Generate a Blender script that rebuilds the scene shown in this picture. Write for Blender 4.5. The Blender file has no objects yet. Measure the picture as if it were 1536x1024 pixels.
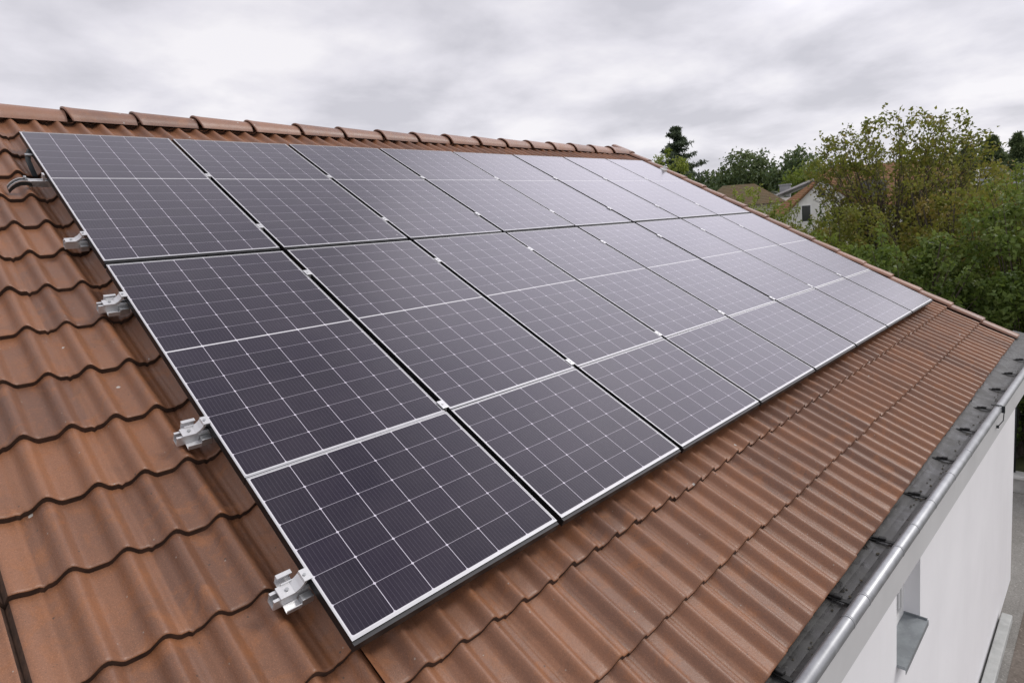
import bpy, bmesh, math, random
import numpy as np
from mathutils import Vector, Matrix

# ------------------------------------------------------------------ camera, world, sun, exposure
S = bpy.context.scene
COL = S.collection
GZ = 6.85                                   # eaves-plane origin (top left corner of the array) above the ground
A = math.radians(29.13)                     # roof pitch
CA, SA = math.cos(A), math.sin(A)

cd = bpy.data.cameras.new('camera'); cam = bpy.data.objects.new('camera', cd); COL.objects.link(cam)
yaw, pit, rol = math.radians(45.077), math.radians(-7.748), math.radians(-4.807)
fwd = Vector((math.cos(yaw)*math.cos(pit), math.sin(yaw)*math.cos(pit), math.sin(pit)))
rg = Vector((math.sin(yaw), -math.cos(yaw), 0)); up = rg.cross(fwd)
r2 = rg*math.cos(rol) + up*math.sin(rol); u2 = up*math.cos(rol) - rg*math.sin(rol)
M4 = Matrix((r2, u2, -fwd)).transposed().to_4x4(); M4.translation = Vector((-0.9456, -6.4352, -1.1647+GZ))
cam.matrix_world = M4
cd.sensor_width = 36; cd.sensor_fit = 'HORIZONTAL'; cd.lens = 928.15/1536*36
cd.shift_y = -(512-479.73)/1536
cd.clip_start = 0.05; cd.clip_end = 2000
S.camera = cam

SUN_EL, SUN_AZ = 46, -38                      # azimuth counter-clockwise from +X
W = bpy.data.worlds.new('World'); S.world = W; W.use_nodes = True
nt = W.node_tree; N = nt.nodes; N.clear(); Lk = nt.links.new
def nd(t, **kw):
    n = N.new(t)
    for k, v in kw.items(): setattr(n, k, v)
    return n
out = nd('ShaderNodeOutputWorld'); bg = nd('ShaderNodeBackground'); bg.inputs[1].default_value = 1.0
sky = nd('ShaderNodeTexSky'); sky.sky_type = 'NISHITA'; sky.sun_disc = False
sky.sun_elevation = math.radians(SUN_EL); sky.sun_rotation = math.radians(90-SUN_AZ)
tc = nd('ShaderNodeTexCoord'); sx = nd('ShaderNodeSeparateXYZ'); Lk(tc.outputs['Generated'], sx.inputs[0])
def wm(op, a, b=None, c=None):
    n = nd('ShaderNodeMath', operation=op)
    for i, v in enumerate((a, b, c)):
        if v is None: continue
        if isinstance(v, (int, float)): n.inputs[i].default_value = v
        else: Lk(v, n.inputs[i])
    return n.outputs[0]
zc = wm('MAXIMUM', sx.outputs[2], 0.0); zz = wm('ADD', zc, 0.20)
cx = nd('ShaderNodeCombineXYZ'); Lk(wm('DIVIDE', sx.outputs[0], zz), cx.inputs[0]); Lk(wm('DIVIDE', sx.outputs[1], zz), cx.inputs[1])
n1 = nd('ShaderNodeTexNoise'); n1.inputs['Scale'].default_value = 1.75; n1.inputs['Detail'].default_value = 9; n1.inputs['Roughness'].default_value = 0.52; n1.inputs['Distortion'].default_value = 0.12
Lk(cx.outputs[0], n1.inputs['Vector'])
n2 = nd('ShaderNodeTexNoise'); n2.inputs['Scale'].default_value = 0.28; n2.inputs['Detail'].default_value = 3
Lk(cx.outputs[0], n2.inputs['Vector'])
nm = wm('ADD', wm('MULTIPLY', n1.outputs[0], 0.65), wm('MULTIPLY', n2.outputs[0], 0.35))
rp = nd('ShaderNodeValToRGB'); Lk(nm, rp.inputs[0])
e = rp.color_ramp.elements
e[0].position = 0.39; e[0].color = (0.60, 0.588, 0.64, 1)
e[1].position = 0.565; e[1].color = (0.90, 0.875, 0.905, 1)
m_ = e.new(0.485); m_.color = (0.765, 0.745, 0.80, 1)
# overcast luminance: set slightly dimmer overhead than at the horizon
gr = wm('ADD', wm('MULTIPLY', zc, -.10), 1.10)
mul = nd('ShaderNodeMix', data_type='RGBA', blend_type='MULTIPLY'); mul.inputs[0].default_value = 1
Lk(rp.outputs[0], mul.inputs[6]); Lk(gr, mul.inputs[7])
# bright sky patch added mostly above the view to lift the panel reflections
vd = nd('ShaderNodeVectorMath', operation='DOT_PRODUCT'); Lk(tc.outputs['Generated'], vd.inputs[0])
be, ba = math.radians(37), math.radians(15); vd.inputs[1].default_value = (math.cos(be)*math.cos(ba), math.cos(be)*math.sin(ba), math.sin(be))
pt = nd('ShaderNodeMapRange', interpolation_type='SMOOTHSTEP'); Lk(vd.outputs['Value'], pt.inputs[0]); pt.inputs[1].default_value = .912; pt.inputs[2].default_value = 1.0; pt.inputs[4].default_value = 1.7
gr = wm('ADD', gr, pt.outputs[0])
v3 = nd('ShaderNodeVectorMath', operation='DOT_PRODUCT'); Lk(tc.outputs['Generated'], v3.inputs[0])  # second bright sky patch, added out of view to brighten the far panels
be, ba = math.radians(20), math.radians(-15); v3.inputs[1].default_value = (math.cos(be)*math.cos(ba), math.cos(be)*math.sin(ba), math.sin(be))
p3 = nd('ShaderNodeMapRange', interpolation_type='SMOOTHSTEP'); Lk(v3.outputs['Value'], p3.inputs[0]); p3.inputs[1].default_value = .925; p3.inputs[2].default_value = .99; p3.inputs[4].default_value = 1.0
gr = wm('ADD', gr, p3.outputs[0])
Lk(gr, mul.inputs[7])
skm = nd('ShaderNodeMix', data_type='RGBA', blend_type='MULTIPLY'); skm.inputs[0].default_value = 1
Lk(sky.outputs[0], skm.inputs[6]); skm.inputs[7].default_value = (0.10, 0.10, 0.10, 1)
mix = nd('ShaderNodeMix', data_type='RGBA'); mix.inputs[0].default_value = 0.93
Lk(skm.outputs[2], mix.inputs[6]); Lk(mul.outputs[2], mix.inputs[7])
Lk(mix.outputs[2], bg.inputs[0]); Lk(bg.outputs[0], out.inputs[0])

sd = bpy.data.lights.new('sun', 'SUN'); sd.energy = 1.5; sd.angle = math.radians(14); sd.color = (1.0, 0.96, 0.91)
so = bpy.data.objects.new('sun', sd); COL.objects.link(so)
sdir = Vector((math.cos(math.radians(SUN_EL))*math.cos(math.radians(SUN_AZ)), math.cos(math.radians(SUN_EL))*math.sin(math.radians(SUN_AZ)), math.sin(math.radians(SUN_EL))))
so.rotation_euler = sdir.to_track_quat('Z', 'Y').to_euler()
S.view_settings.view_transform = 'Standard'; S.view_settings.look = 'None'
S.view_settings.exposure = 0.0; S.view_settings.gamma = 1.0; S.view_settings.use_curve_mapping = False

rng = np.random.default_rng(7); random.seed(7)

# ------------------------------------------------------------------ helpers
def RP(u, v, h):                              # roof coordinates -> world
    return Vector((u, -v*CA - h*SA, -v*SA + h*CA + GZ))
ROOF = Matrix(((1, 0, 0, 0), (0, CA, -SA, 0), (0, SA, CA, GZ), (0, 0, 0, 1)))   # local x=u, y=-v, z=h

def tag(o, label=None, cat=None, group=None, kind=None):
    if label: o['label'] = label
    if cat: o['category'] = cat
    if group: o['group'] = group
    if kind: o['kind'] = kind
    return o
def empty(name, loc, rot=None):
    o = bpy.data.objects.new(name, None); o.empty_display_size = 0.2; o.location = loc
    if rot is not None: o.rotation_euler = rot
    COL.objects.link(o); return o
def link(name, me, parent=None):
    o = bpy.data.objects.new(name, me); COL.objects.link(o)
    if parent: o.parent = parent
    return o
def npmesh(name, v, faces, mats, mi=None, attr=None, smooth=False, uv=None):
    me = bpy.data.meshes.new(name)
    v = np.asarray(v, np.float32); f = np.asarray(faces, np.int32); k = f.shape[1]
    me.vertices.add(len(v)); me.vertices.foreach_set('co', v.ravel())
    me.loops.add(f.size); me.loops.foreach_set('vertex_index', f.ravel())
    me.polygons.add(len(f)); me.polygons.foreach_set('loop_start', np.arange(0, f.size, k, dtype=np.int32))
    for m in (mats if isinstance(mats, (list, tuple)) else [mats]): me.materials.append(m)
    if mi is not None: me.polygons.foreach_set('material_index', np.asarray(mi, np.int32))
    if smooth is not False: me.polygons.foreach_set('use_smooth', np.ones(len(f), bool) if smooth is True else np.asarray(smooth, bool))
    me.update(calc_edges=True)
    if attr is not None:
        a = me.attributes.new('tint', 'FLOAT', 'POINT'); a.data.foreach_set('value', np.asarray(attr, np.float32))
    return me
class B:
    """collects bmesh shapes for one mesh object"""
    def __init__(s): s.bm = bmesh.new()
    def box(s, lo, hi, mi=0, mat=None, bev=0.0):
        r = bmesh.ops.create_cube(s.bm, size=1)['verts']
        for q in r: q.co = Vector([lo[i] + (q.co[i]+.5)*(hi[i]-lo[i]) for i in range(3)])
        fs = list({f for q in r for f in q.link_faces})
        for f in fs: f.material_index = mi
        if bev:
            es = list({e for q in r for e in q.link_edges})
            rr = bmesh.ops.bevel(s.bm, geom=es, offset=bev, segments=2, affect='EDGES', profile=.5)
            r = list({q for f in rr['faces'] for q in f.verts} | {q for q in r if q.is_valid})
        if mat is not None: bmesh.ops.transform(s.bm, matrix=mat, verts=r)
        return r
    def prism(s, prof, p0, axis, ex, ey, length, mi=0, cap=True, closed=True, smooth=False):
        """profile (2d list) in ex/ey plane at p0, extruded along axis"""
        p0, axis, ex, ey = map(Vector, (p0, axis, ex, ey))
        a = [s.bm.verts.new(p0 + ex*x + ey*y) for x, y in prof]
        b = [s.bm.verts.new(p0 + ex*x + ey*y + axis*length) for x, y in prof]
        n = len(prof)
        for i in range(n if closed else n-1):
            j = (i+1) % n
            f = s.bm.faces.new((a[i], a[j], b[j], b[i])); f.material_index = mi; f.smooth = smooth
        if cap and closed:
            for q in (a[::-1], b):
                f = s.bm.faces.new(q); f.material_index = mi
    def tube(s, pts, rad, seg=8, mi=0, cap=True):
        pts = [Vector(p) for p in pts]; rings = []
        if isinstance(rad, (int, float)): rad = [rad]*len(pts)
        for i, p in enumerate(pts):
            d = (pts[min(i+1, len(pts)-1)] - pts[max(i-1, 0)]).normalized()
            x = d.orthogonal().normalized() if i == 0 else (px - d*px.dot(d)).normalized()
            px = x; y = d.cross(x)
            rings.append([s.bm.verts.new(p + (x*math.cos(t)+y*math.sin(t))*rad[i]) for t in (2*math.pi*k/seg for k in range(seg))])
        for a, b in zip(rings, rings[1:]):
            for k in range(seg):
                f = s.bm.faces.new((a[k], a[(k+1) % seg], b[(k+1) % seg], b[k])); f.smooth = True; f.material_index = mi
        if cap:
            for q in (rings[0][::-1], rings[-1]):
                f = s.bm.faces.new(q); f.material_index = mi
    def face(s, pts, mi=0):
        f = s.bm.faces.new([s.bm.verts.new(Vector(p)) for p in pts]); f.material_index = mi; return f
    def done(s, name, mats, parent=None, fix=True):
        if fix: bmesh.ops.recalc_face_normals(s.bm, faces=s.bm.faces[:])
        me = bpy.data.meshes.new(name); s.bm.to_mesh(me); s.bm.free()
        for m in (mats if isinstance(mats, (list, tuple)) else [mats]): me.materials.append(m)
        return link(name, me, parent)

# ------------------------------------------------------------------ materials
class Mat:
    def __init__(s, name):
        s.m = bpy.data.materials.new(name); s.m.use_nodes = True; s.t = s.m.node_tree; s.n = s.t.nodes
        s.p = s.n['Principled BSDF']
    def add(s, t, ins=None, **kw):
        n = s.n.new(t)
        for k, v in kw.items(): setattr(n, k, v)
        for k, v in (ins or {}).items(): s.set(n.inputs[k], v)
        return n
    def set(s, sock, v):
        if isinstance(v, bpy.types.NodeSocket): s.t.links.new(v, sock)
        else: sock.default_value = v
    def math(s, op, a, b=0.0, c=0.0, clamp=False):
        n = s.add('ShaderNodeMath', operation=op); n.use_clamp = clamp
        for i, v in enumerate((a, b, c)): s.set(n.inputs[i], v)
        return n.outputs[0]
    def noise(s, scale, detail=4, rough=.55, vec=None, dist=0):
        n = s.add('ShaderNodeTexNoise', {'Scale': scale, 'Detail': detail, 'Roughness': rough, 'Distortion': dist})
        if vec is not None: s.set(n.inputs['Vector'], vec)
        return n.outputs[0]
    def mixc(s, f, a, b, mode='MIX'):
        n = s.add('ShaderNodeMix', data_type='RGBA', blend_type=mode)
        s.set(n.inputs[0], f); s.set(n.inputs[6], a if isinstance(a, bpy.types.NodeSocket) else (*a, 1)); s.set(n.inputs[7], b if isinstance(b, bpy.types.NodeSocket) else (*b, 1))
        return n.outputs[2]
    def ramp(s, f, *st):
        n = s.add('ShaderNodeValToRGB'); s.set(n.inputs[0], f); el = n.color_ramp.elements
        while len(el) < len(st): el.new(.5)
        for q, (p, c) in zip(el, st): q.position = p; q.color = (*c, 1) if len(c) == 3 else c
        return n.outputs[0]
    def step(s, f, lo, hi):
        n = s.add('ShaderNodeMapRange', {'From Min': lo, 'From Max': hi}); n.clamp = True; s.set(n.inputs[0], f); return n.outputs[0]
    def obj(s): return s.add('ShaderNodeTexCoord').outputs['Object']
    def geo(s): return s.add('ShaderNodeNewGeometry').outputs['Position']
    def base(s, c, rough=.6, metal=0.0, spec=None):
        s.set(s.p.inputs['Base Color'], c if isinstance(c, bpy.types.NodeSocket) else (*c, 1)); s.set(s.p.inputs['Roughness'], rough); s.set(s.p.inputs['Metallic'], metal)
        if spec is not None: s.set(s.p.inputs['Specular IOR Level'], spec)
    def bump(s, h, strength=.3, dist=.01):
        b = s.add('ShaderNodeBump', {'Strength': strength, 'Distance': dist, 'Height': h}); s.set(s.p.inputs['Normal'], b.outputs[0])

def plain(name, c, rough=.6, metal=0.0, var=.15, scale=8, spec=None, bump=0):
    k = Mat(name); g = k.geo(); n = k.noise(scale, 5, .6, g)
    lo = tuple(x*(1-var) for x in c); hi = tuple(min(1, x*(1+var)) for x in c)
    k.base(k.mixc(k.step(n, .3, .7), lo, hi), rough, metal, spec)
    if bump: k.bump(k.noise(scale*12, 4, .6, g), bump, .004)
    return k.m

def tile_mat(name, base, dark, orange, objrand=False):
    k = Mat(name); g = k.geo()
    tint = k.add('ShaderNodeObjectInfo').outputs['Random'] if objrand else k.add('ShaderNodeAttribute', attribute_name='tint').outputs['Fac']
    big = k.noise(1.3, 6, .65, g, .5); mid = k.noise(7, 6, .7, g, .6); fine = k.noise(150, 3, .7, g); grain = k.noise(330, 2, .6, g)
    c = k.mixc(k.step(k.math('ADD', k.math('MULTIPLY', big, .55), k.math('MULTIPLY', tint, .45)), .32, .66), dark, base)
    c = k.mixc(k.math('MULTIPLY', k.step(mid, .50, .66), .8), c, orange)
    c = k.mixc(k.math('MULTIPLY', k.step(k.noise(4.2, 6, .7, g, .8), .56, .72), .55), c, tuple(x*f for x, f in zip(base, (.48, .54, .62))))     # grey brown weathering blotches
    c = k.mixc(k.math('MULTIPLY', k.step(fine, .34, .70), .42), c, tuple(x*.42 for x in base))
    c = k.mixc(k.math('MULTIPLY', k.step(grain, .56, .70), .45), c, tuple(min(1, x*1.9) for x in base))
    # lichen, droppings and grit specks
    for sc, thr, lim, ch, col, st_ in ((26.0, .085, .84, 0, (.40, .38, .34), .6), (17.0, .07, .80, 1, (.045, .035, .028), .75), (60.0, .10, .88, 2, (.05, .04, .03), .7), (6.0, .055, .72, 0, (.52, .51, .48), .8)):
        vo = k.add('ShaderNodeTexVoronoi', {'Scale': sc, 'Randomness': 1.0}); k.set(vo.inputs['Vector'], g)
        dd = k.math('ADD', vo.outputs['Distance'], k.math('MULTIPLY', k.math('SUBTRACT', fine, .5), thr*1.4))
        sp = k.math('MULTIPLY', k.math('LESS_THAN', dd, thr), k.math('GREATER_THAN', k.add('ShaderNodeSeparateColor', {'Color': vo.outputs['Color']}).outputs[ch], lim))
        c = k.mixc(k.math('MULTIPLY', sp, st_), c, col)
    k.base(c, k.math('ADD', k.math('MULTIPLY', mid, .32), .24), 0, .5)
    k.bump(k.math('ADD', k.math('ADD', k.math('MULTIPLY', fine, .5), k.math('MULTIPLY', grain, .25)), mid), .35, .006)
    return k.m

M_TILE = tile_mat('clay_tile', (.275, .125, .066), (.165, .080, .050), (.300, .120, .047))
M_RIDGE = tile_mat('ridge_clay', (.33, .175, .12), (.22, .120, .088), (.33, .16, .09), True)
M_EDGE = plain('tile_edge_dark', (.045, .022, .013), .9, var=.5, scale=25)  # dark brown for tile front edges, open joint and ridge bedding
M_ALU = plain('anodised_aluminium', (.70, .70, .71), .38, .65, var=.06, scale=30)
M_LIP = plain('frame_lip_metal', (.52, .52, .54), .42, .6, var=.05, scale=20)
M_BLACK = plain('black_frame_metal', (.012, .012, .013), .42, .0, var=.2, scale=20, spec=.4)
M_FLANGE = plain('frame_flange', (.045, .045, .048), .45, .3, var=.1, scale=20)
M_STEEL = plain('steel', (.45, .46, .47), .4, .85, var=.1, scale=40)
M_DARKM = plain('dark_metal', (.03, .035, .038), .5, .5, var=.3, scale=20)
M_RUBBER = plain('black_rubber', (.012, .012, .012), .75, 0, var=.3)
def render_mat():
    k = Mat('white_render'); g = k.geo(); n = k.noise(.8, 5, .6, g)
    sep = k.add('ShaderNodeSeparateXYZ', {0: g})
    cb = k.add('ShaderNodeCombineXYZ', {0: k.math('MULTIPLY', sep.outputs[0], 5.0), 1: k.math('MULTIPLY', sep.outputs[1], 5.0), 2: k.math('MULTIPLY', sep.outputs[2], .35)})
    streak = k.noise(1.3, 5, .65, cb.outputs[0])
    c = k.mixc(k.step(n, .3, .7), (.80, .795, .815), (.87, .865, .885))
    c = k.mixc(k.math('MULTIPLY', k.step(streak, .52, .8), .18), c, (.70, .69, .68))
    k.base(c, .85, 0, .2); k.bump(k.noise(160, 4, .6, g), .12, .003); return k.m
M_WALL = render_mat()
M_FASCIA = plain('fascia_paint', (.56, .56, .565), .6, 0, var=.05, scale=2)
M_WHITEP = plain('white_frame_paint', (.78, .78, .77), .45, 0, var=.04, scale=4)
def zinc(name, c, rough, metal):
    k = Mat(name); g = k.geo(); n = k.noise(7, 6, .65, g, .6); f = k.noise(60, 4, .6, g)
    cc = k.mixc(k.step(n, .35, .7), tuple(x*.75 for x in c), c)
    cc = k.mixc(k.math('MULTIPLY', k.step(f, .55, .75), .3), cc, tuple(min(1, x*1.35) for x in c))
    k.base(cc, k.math('ADD', rough, k.math('MULTIPLY', n, .15)), metal); k.bump(f, .06, .002); return k.m
M_ZINC = zinc('galvanised_zinc', (.42, .43, .45), .40, .8)
M_SILL = zinc('sill_zinc', (.36, .39, .41), .42, .6)
def gutter_dirt():
    k = Mat('gutter_trough'); g = k.geo(); n = k.noise(6, 7, .7, g, .8); f = k.noise(45, 5, .7, g)
    c = k.ramp(n, (.34, (.018, .017, .016)), (.56, (.050, .049, .048)), (.74, (.11, .11, .108)))
    c = k.mixc(k.math('MULTIPLY', k.step(f, .62, .72), .6), c, (.22, .22, .19))
    c = k.mixc(k.math('MULTIPLY', k.step(k.noise(19, 5, .7, g), .6, .7), .5), c, (.030, .024, .018))
    k.base(c, k.step(n, .2, .8), .15); k.bump(f, .3, .004); return k.m
M_TROUGH = gutter_dirt()
M_GLASSD = Mat('window_glass'); M_GLASSD.base((.10, .11, .12), .06, 0, .8); M_GLASSD = M_GLASSD.m

CW, CL = 1.124, None
def cell_mat():
    """monocrystalline half cells: uv in metres, grid spacings carried in the uv scale (1 uv unit = 1 cell)"""
    k = Mat('solar_cells')
    uv = k.add('ShaderNodeUVMap', uv_map='cells').outputs[0]
    met = k.add('ShaderNodeUVMap', uv_map='metres').outputs[0]
    s = k.add('ShaderNodeSeparateXYZ', {0: uv}); m = k.add('ShaderNodeSeparateXYZ', {0: met})
    def linedist(x):                          # distance to the nearest integer
        return k.math('ABSOLUTE', k.math('SUBTRACT', k.math('FRACT', k.math('ADD', x, .5)), .5))
    dx = k.math('MULTIPLY', linedist(s.outputs[0]), .183); dy = k.math('MULTIPLY', linedist(s.outputs[1]), .138)
    colg = k.math('LESS_THAN', dx, .0013); rowg = k.math('LESS_THAN', dy, .0009)
    diam = k.math('LESS_THAN', k.math('ADD', dx, dy), .0072)
    bus = k.math('LESS_THAN', k.math('MULTIPLY', linedist(k.math('MULTIPLY', s.outputs[0], 10.0)), .0183), .0006)
    fing = k.math('LESS_THAN', linedist(k.math('MULTIPLY', s.outputs[1], 34.0)), .14)
    g = k.geo(); wn = k.add('ShaderNodeTexWhiteNoise', noise_dimensions='3D')
    oi = k.add('ShaderNodeObjectInfo').outputs['Random']
    cb = k.add('ShaderNodeCombineXYZ', {0: k.math('FLOOR', s.outputs[0]), 1: k.math('FLOOR', s.outputs[1]), 2: k.math('MULTIPLY', oi, 91.0)})
    k.set(wn.inputs[0], cb.outputs[0])
    c = k.mixc(wn.outputs[0], (.0060, .0032, .0120), (.0105, .0060, .0180))
    c = k.mixc(k.math('MULTIPLY', fing, .16), c, (.060, .056, .064))
    c = k.mixc(k.math('MULTIPLY', bus, .28), c, (.24, .23, .25))
    c = k.mixc(k.math('MULTIPLY', rowg, .85), c, (.50, .49, .51))
    c = k.mixc(k.math('MAXIMUM', colg, diam), c, (.66, .65, .67))
    dust = k.noise(2.2, 6, .65, g); 
    c = k.mixc(k.math('MULTIPLY', k.step(dust, .35, .8), .035), c, (.55, .50, .46))
    vo = k.add('ShaderNodeTexVoronoi', {'Scale': 3.1, 'Randomness': 1.0}); k.set(vo.inputs['Vector'], g)     # a few dried droppings and water marks
    dd = k.math('ADD', vo.outputs['Distance'], k.math('MULTIPLY', k.math('SUBTRACT', k.noise(60, 3, .6, g), .5), .05))
    c = k.mixc(k.math('MULTIPLY', k.math('MULTIPLY', k.math('LESS_THAN', dd, .028), k.math('GREATER_THAN', k.add('ShaderNodeSeparateColor', {'Color': vo.outputs['Color']}).outputs[0], .80)), .55), c, (.45, .44, .42))
    rgh = k.math('ADD', .15, k.math('MULTIPLY', dust, .10))
    k.base(c, rgh, 0, .5); k.set(k.p.inputs['IOR'], 1.29)
    k.set(k.p.inputs['Coat Weight'], 1.0); k.set(k.p.inputs['Coat Roughness'], .20); k.set(k.p.inputs['Coat IOR'], 1.32); k.set(k.p.inputs['Coat Tint'], (.95, .92, 1.0, 1)); k.set(k.p.inputs['Specular Tint'], (.95, .92, 1.0, 1))
    k.set(k.p.inputs['Sheen Weight'], .03); k.set(k.p.inputs['Sheen Roughness'], .35)
    k.bump(k.noise(55, 3, .6, g), .025, .002)
    return k.m
M_CELL = cell_mat()
M_BACKW = plain('white_backsheet', (.66, .66, .68), .4, 0, var=.03, scale=10)

def leaf_mat(name, cols, rough=.5, trans=.35):
    k = Mat(name); t = k.add('ShaderNodeAttribute', attribute_name='tint').outputs['Fac']
    st = [(i/(len(cols)-1), c) for i, c in enumerate(cols)]
    c = k.ramp(t, *st); k.base(c, rough, 0, .35)
    tr = k.add('ShaderNodeBsdfTranslucent'); k.set(tr.inputs[0], k.mixc(.5, c, (.16, .20, .03)))
    mx = k.add('ShaderNodeMixShader', {0: trans}); k.set(mx.inputs[1], k.p.outputs[0]); k.set(mx.inputs[2], tr.outputs[0])
    k.set(k.n['Material Output'].inputs[0], mx.outputs[0]); return k.m
M_BARK = plain('bark', (.085, .068, .052), .9, 0, var=.4, scale=14, bump=.5)

# ------------------------------------------------------------------ setting: ground, yard
def ground_mat(name, a, b, scale, fine, bump=.4, rough=.95):
    k = Mat(name); g = k.geo(); n = k.noise(scale, 6, .65, g, .4); f = k.noise(fine, 5, .7, g)
    c = k.mixc(k.step(n, .3, .7), a, b); c = k.mixc(k.math('MULTIPLY', k.step(f, .45, .7), .6), c, tuple(x*.4 for x in a))
    c = k.mixc(k.math('MULTIPLY', k.step(k.noise(fine*.6, 3, .6, g), .62, .72), .5), c, tuple(min(1, x*2) for x in b))
    k.base(c, rough); k.bump(f, bump, .02); return k.m
def sheet(name, x0, y0, x1, y1, z, m):
    b = B(); b.face([(x0, y0, z), (x1, y0, z), (x1, y1, z), (x0, y1, z)]); return tag(b.done(name, m), kind='structure')
sheet('ground', -600, -600, 600, 600, 0, ground_mat('meadow', (.05, .065, .02), (.08, .085, .03), .15, 3))
sheet('yard', -8, -22, 13.62, 4, .004, ground_mat('gravel_yard', (.20, .19, .175), (.33, .32, .30), .9, 42))
sheet('soil_patch', 6.0, -9.5, 10.6, -5.62, .008, ground_mat('bare_soil', (.13, .105, .085), (.22, .19, .165), 1.4, 30, .7))

# ------------------------------------------------------------------ the house with the tiled roof
house = tag(empty('house', (4, -2, 0)), 'white rendered house with the brown tiled roof that carries the solar panels', 'house')
HOFF = Vector((-4, 2, 0))
def hp(o):                                    # parent with world-space mesh coordinates
    o.location = HOFF; return o

H0, AMP, TILT, PER = -.184, .047, .034, .175
U0, U1 = -2.6, 9.80
VF = [6.25, 5.805, 5.372, 4.925, 4.487, 4.055, 3.617, 3.180, 2.744, 2.306, 1.868, 1.430, .992, .554, .116, -.322, -.76]
VL = [6.42, 6.0, 5.59, 5.178, 4.79, 4.362, 3.985, 3.575, 3.160, 2.715, 2.29, 1.86, 1.43, .992, .554, .116, -.322, -.76]   # the field left of the array runs on its own gauge
USPLIT = .092
RIDGE_Y = .85
def wave(u):
    ph = ((u-.071)/PER) % 1.0
    d = np.minimum(ph, 1-ph); c = np.where(d < .33, np.cos(np.pi*d/.66)**2, 0.0)**.9
    lo = np.where(u < -.72, .3, 1.0)      # the plain end tiles along the left edge hardly roll
    return AMP*c*lo
def roof_mesh():
    V, F, MI, T, SM = [], [], [], [], []; off = 0
    for VX, ua, ub in ((VL, U0, USPLIT), (VF, USPLIT-.012, U1)):
        us = np.arange(ua, ub+1e-6, PER/14); n = len(us); wv = wave(us)
        tile = np.floor((us-.071+PER/2)/(2*PER)).astype(int); nt_ = tile.max()-tile.min()+1
        gap = ((us-.071+PER/2) % (2*PER)) < PER/14*.99                       # thin interlock between neighbouring tiles
        groove = np.abs(us+.828) < .009                                      # open joint along the plain edge tiles
        for r, vf in enumerate(VX):
            vt = VX[r+1] if r+1 < len(VX) else -.93
            jit = rng.normal(0, .0022, nt_)[tile-tile.min()]; tv = rng.normal(0, .0035, nt_)[tile-tile.min()]
            tn = np.clip(rng.normal(.5, .24, nt_), 0, 1)[tile-tile.min()]
            lip = .026; rows = []; L = vf - vt
            for fr, dh in ((-.10, 0), (.25, 0), (.55, 0), (.85, 0), (.965, .0), (.992, -.0015), (1.0, -.006)):
                rows.append((vt + L*fr + tv*max(fr, 0), H0 + wv + TILT*max(fr, 0) + jit*max(fr, .2) + dh))
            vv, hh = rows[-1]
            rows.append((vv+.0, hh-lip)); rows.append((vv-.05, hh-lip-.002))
            for k, (v_, h_) in enumerate(rows):
                V.append(np.stack([us, -v_*np.ones(n), h_ - np.where(gap, .011, 0) - np.where(groove, .035, 0)], 1)); T.append(tn)
            i = np.arange(n-1)
            for k in range(len(rows)-1):
                a = off + k*n + i
                F.append(np.stack([a, a+n, a+n+1, a+1], 1))
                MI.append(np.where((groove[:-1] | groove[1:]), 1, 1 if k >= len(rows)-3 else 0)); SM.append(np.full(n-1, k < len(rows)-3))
            off += len(rows)*n
    V = np.concatenate(V)
    W3 = np.stack([V[:, 0], V[:, 1]*CA - V[:, 2]*SA, V[:, 1]*SA + V[:, 2]*CA + GZ], 1)
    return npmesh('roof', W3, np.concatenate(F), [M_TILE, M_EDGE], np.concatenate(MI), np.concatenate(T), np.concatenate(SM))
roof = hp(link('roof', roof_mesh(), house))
# far slope, closing boards under the tiles
b = B()
zr = RP(0, -.93, -.16).z
b.face([(U0, RIDGE_Y+.0, zr), (U1+.2, RIDGE_Y+.0, zr), (U1+.2, RIDGE_Y+6.2, zr-6.2*math.tan(A)), (U0, RIDGE_Y+6.2, zr-6.2*math.tan(A))])
fs = hp(b.done('far_slope', M_TILE, house))
b = B()
q = [RP(U0, 6.2, -.215), RP(10.05, 6.2, -.215), RP(10.05, -.9, -.215), RP(U0, -.9, -.215)]
b.face(q); hp(b.done('roof_underlay', M_DARKM, house))

# ridge tiles: half-round caps whose flared left end overlaps the one before
def ridge_tile_mesh():
    V, F, T = [], [], []; seg = 14; L = .60
    prof = [(0.0, .176), (.012, .177), (.030, .173), (.09, .167), (.3, .159), (.60, .146)]
    for x, r in prof:
        for k in range(seg+1):
            t = math.pi*k/seg
            yy = -math.cos(t); zz = math.sin(t)
            V.append((x + .05*(1-zz)*(x < .2), yy*r*1.0, (zz**1.1)*r*.90))
    inner0 = len(V)
    for x, r in ((0.0, .158), (.06, .154)):
        for k in range(seg+1):
            t = math.pi*k/seg; V.append((x + .05*(1-math.sin(t)), -math.cos(t)*r, (math.sin(t)**1.1)*r*.90))
    n = seg+1
    for i in range(len(prof)-1):
        for k in range(seg):
            a = i*n+k; F.append((a, a+n, a+n+1, a+1))
    for k in range(seg):
        F.append((k, k+1, inner0+k+1, inner0+k)); F.append((inner0+k, inner0+k+1, inner0+n+k+1, inner0+n+k))
    me = npmesh('ridge_tile', V, F, M_RIDGE, attr=np.full(len(V), .5), smooth=True)
    return me
rt = ridge_tile_mesh()
RS = .588
for i in range(-5, 16):
    x = .49 + i*RS
    o = link('ridge_tile', rt if i < 0 else rt, roof)
    o.location = (x, RIDGE_Y + random.uniform(-.006, .006), GZ + .248 + random.uniform(-.004, .004))
    o.rotation_euler = (random.uniform(-.03, .03), math.radians(.4)+random.uniform(-.006, .006), random.uniform(-.006, .006))
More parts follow.
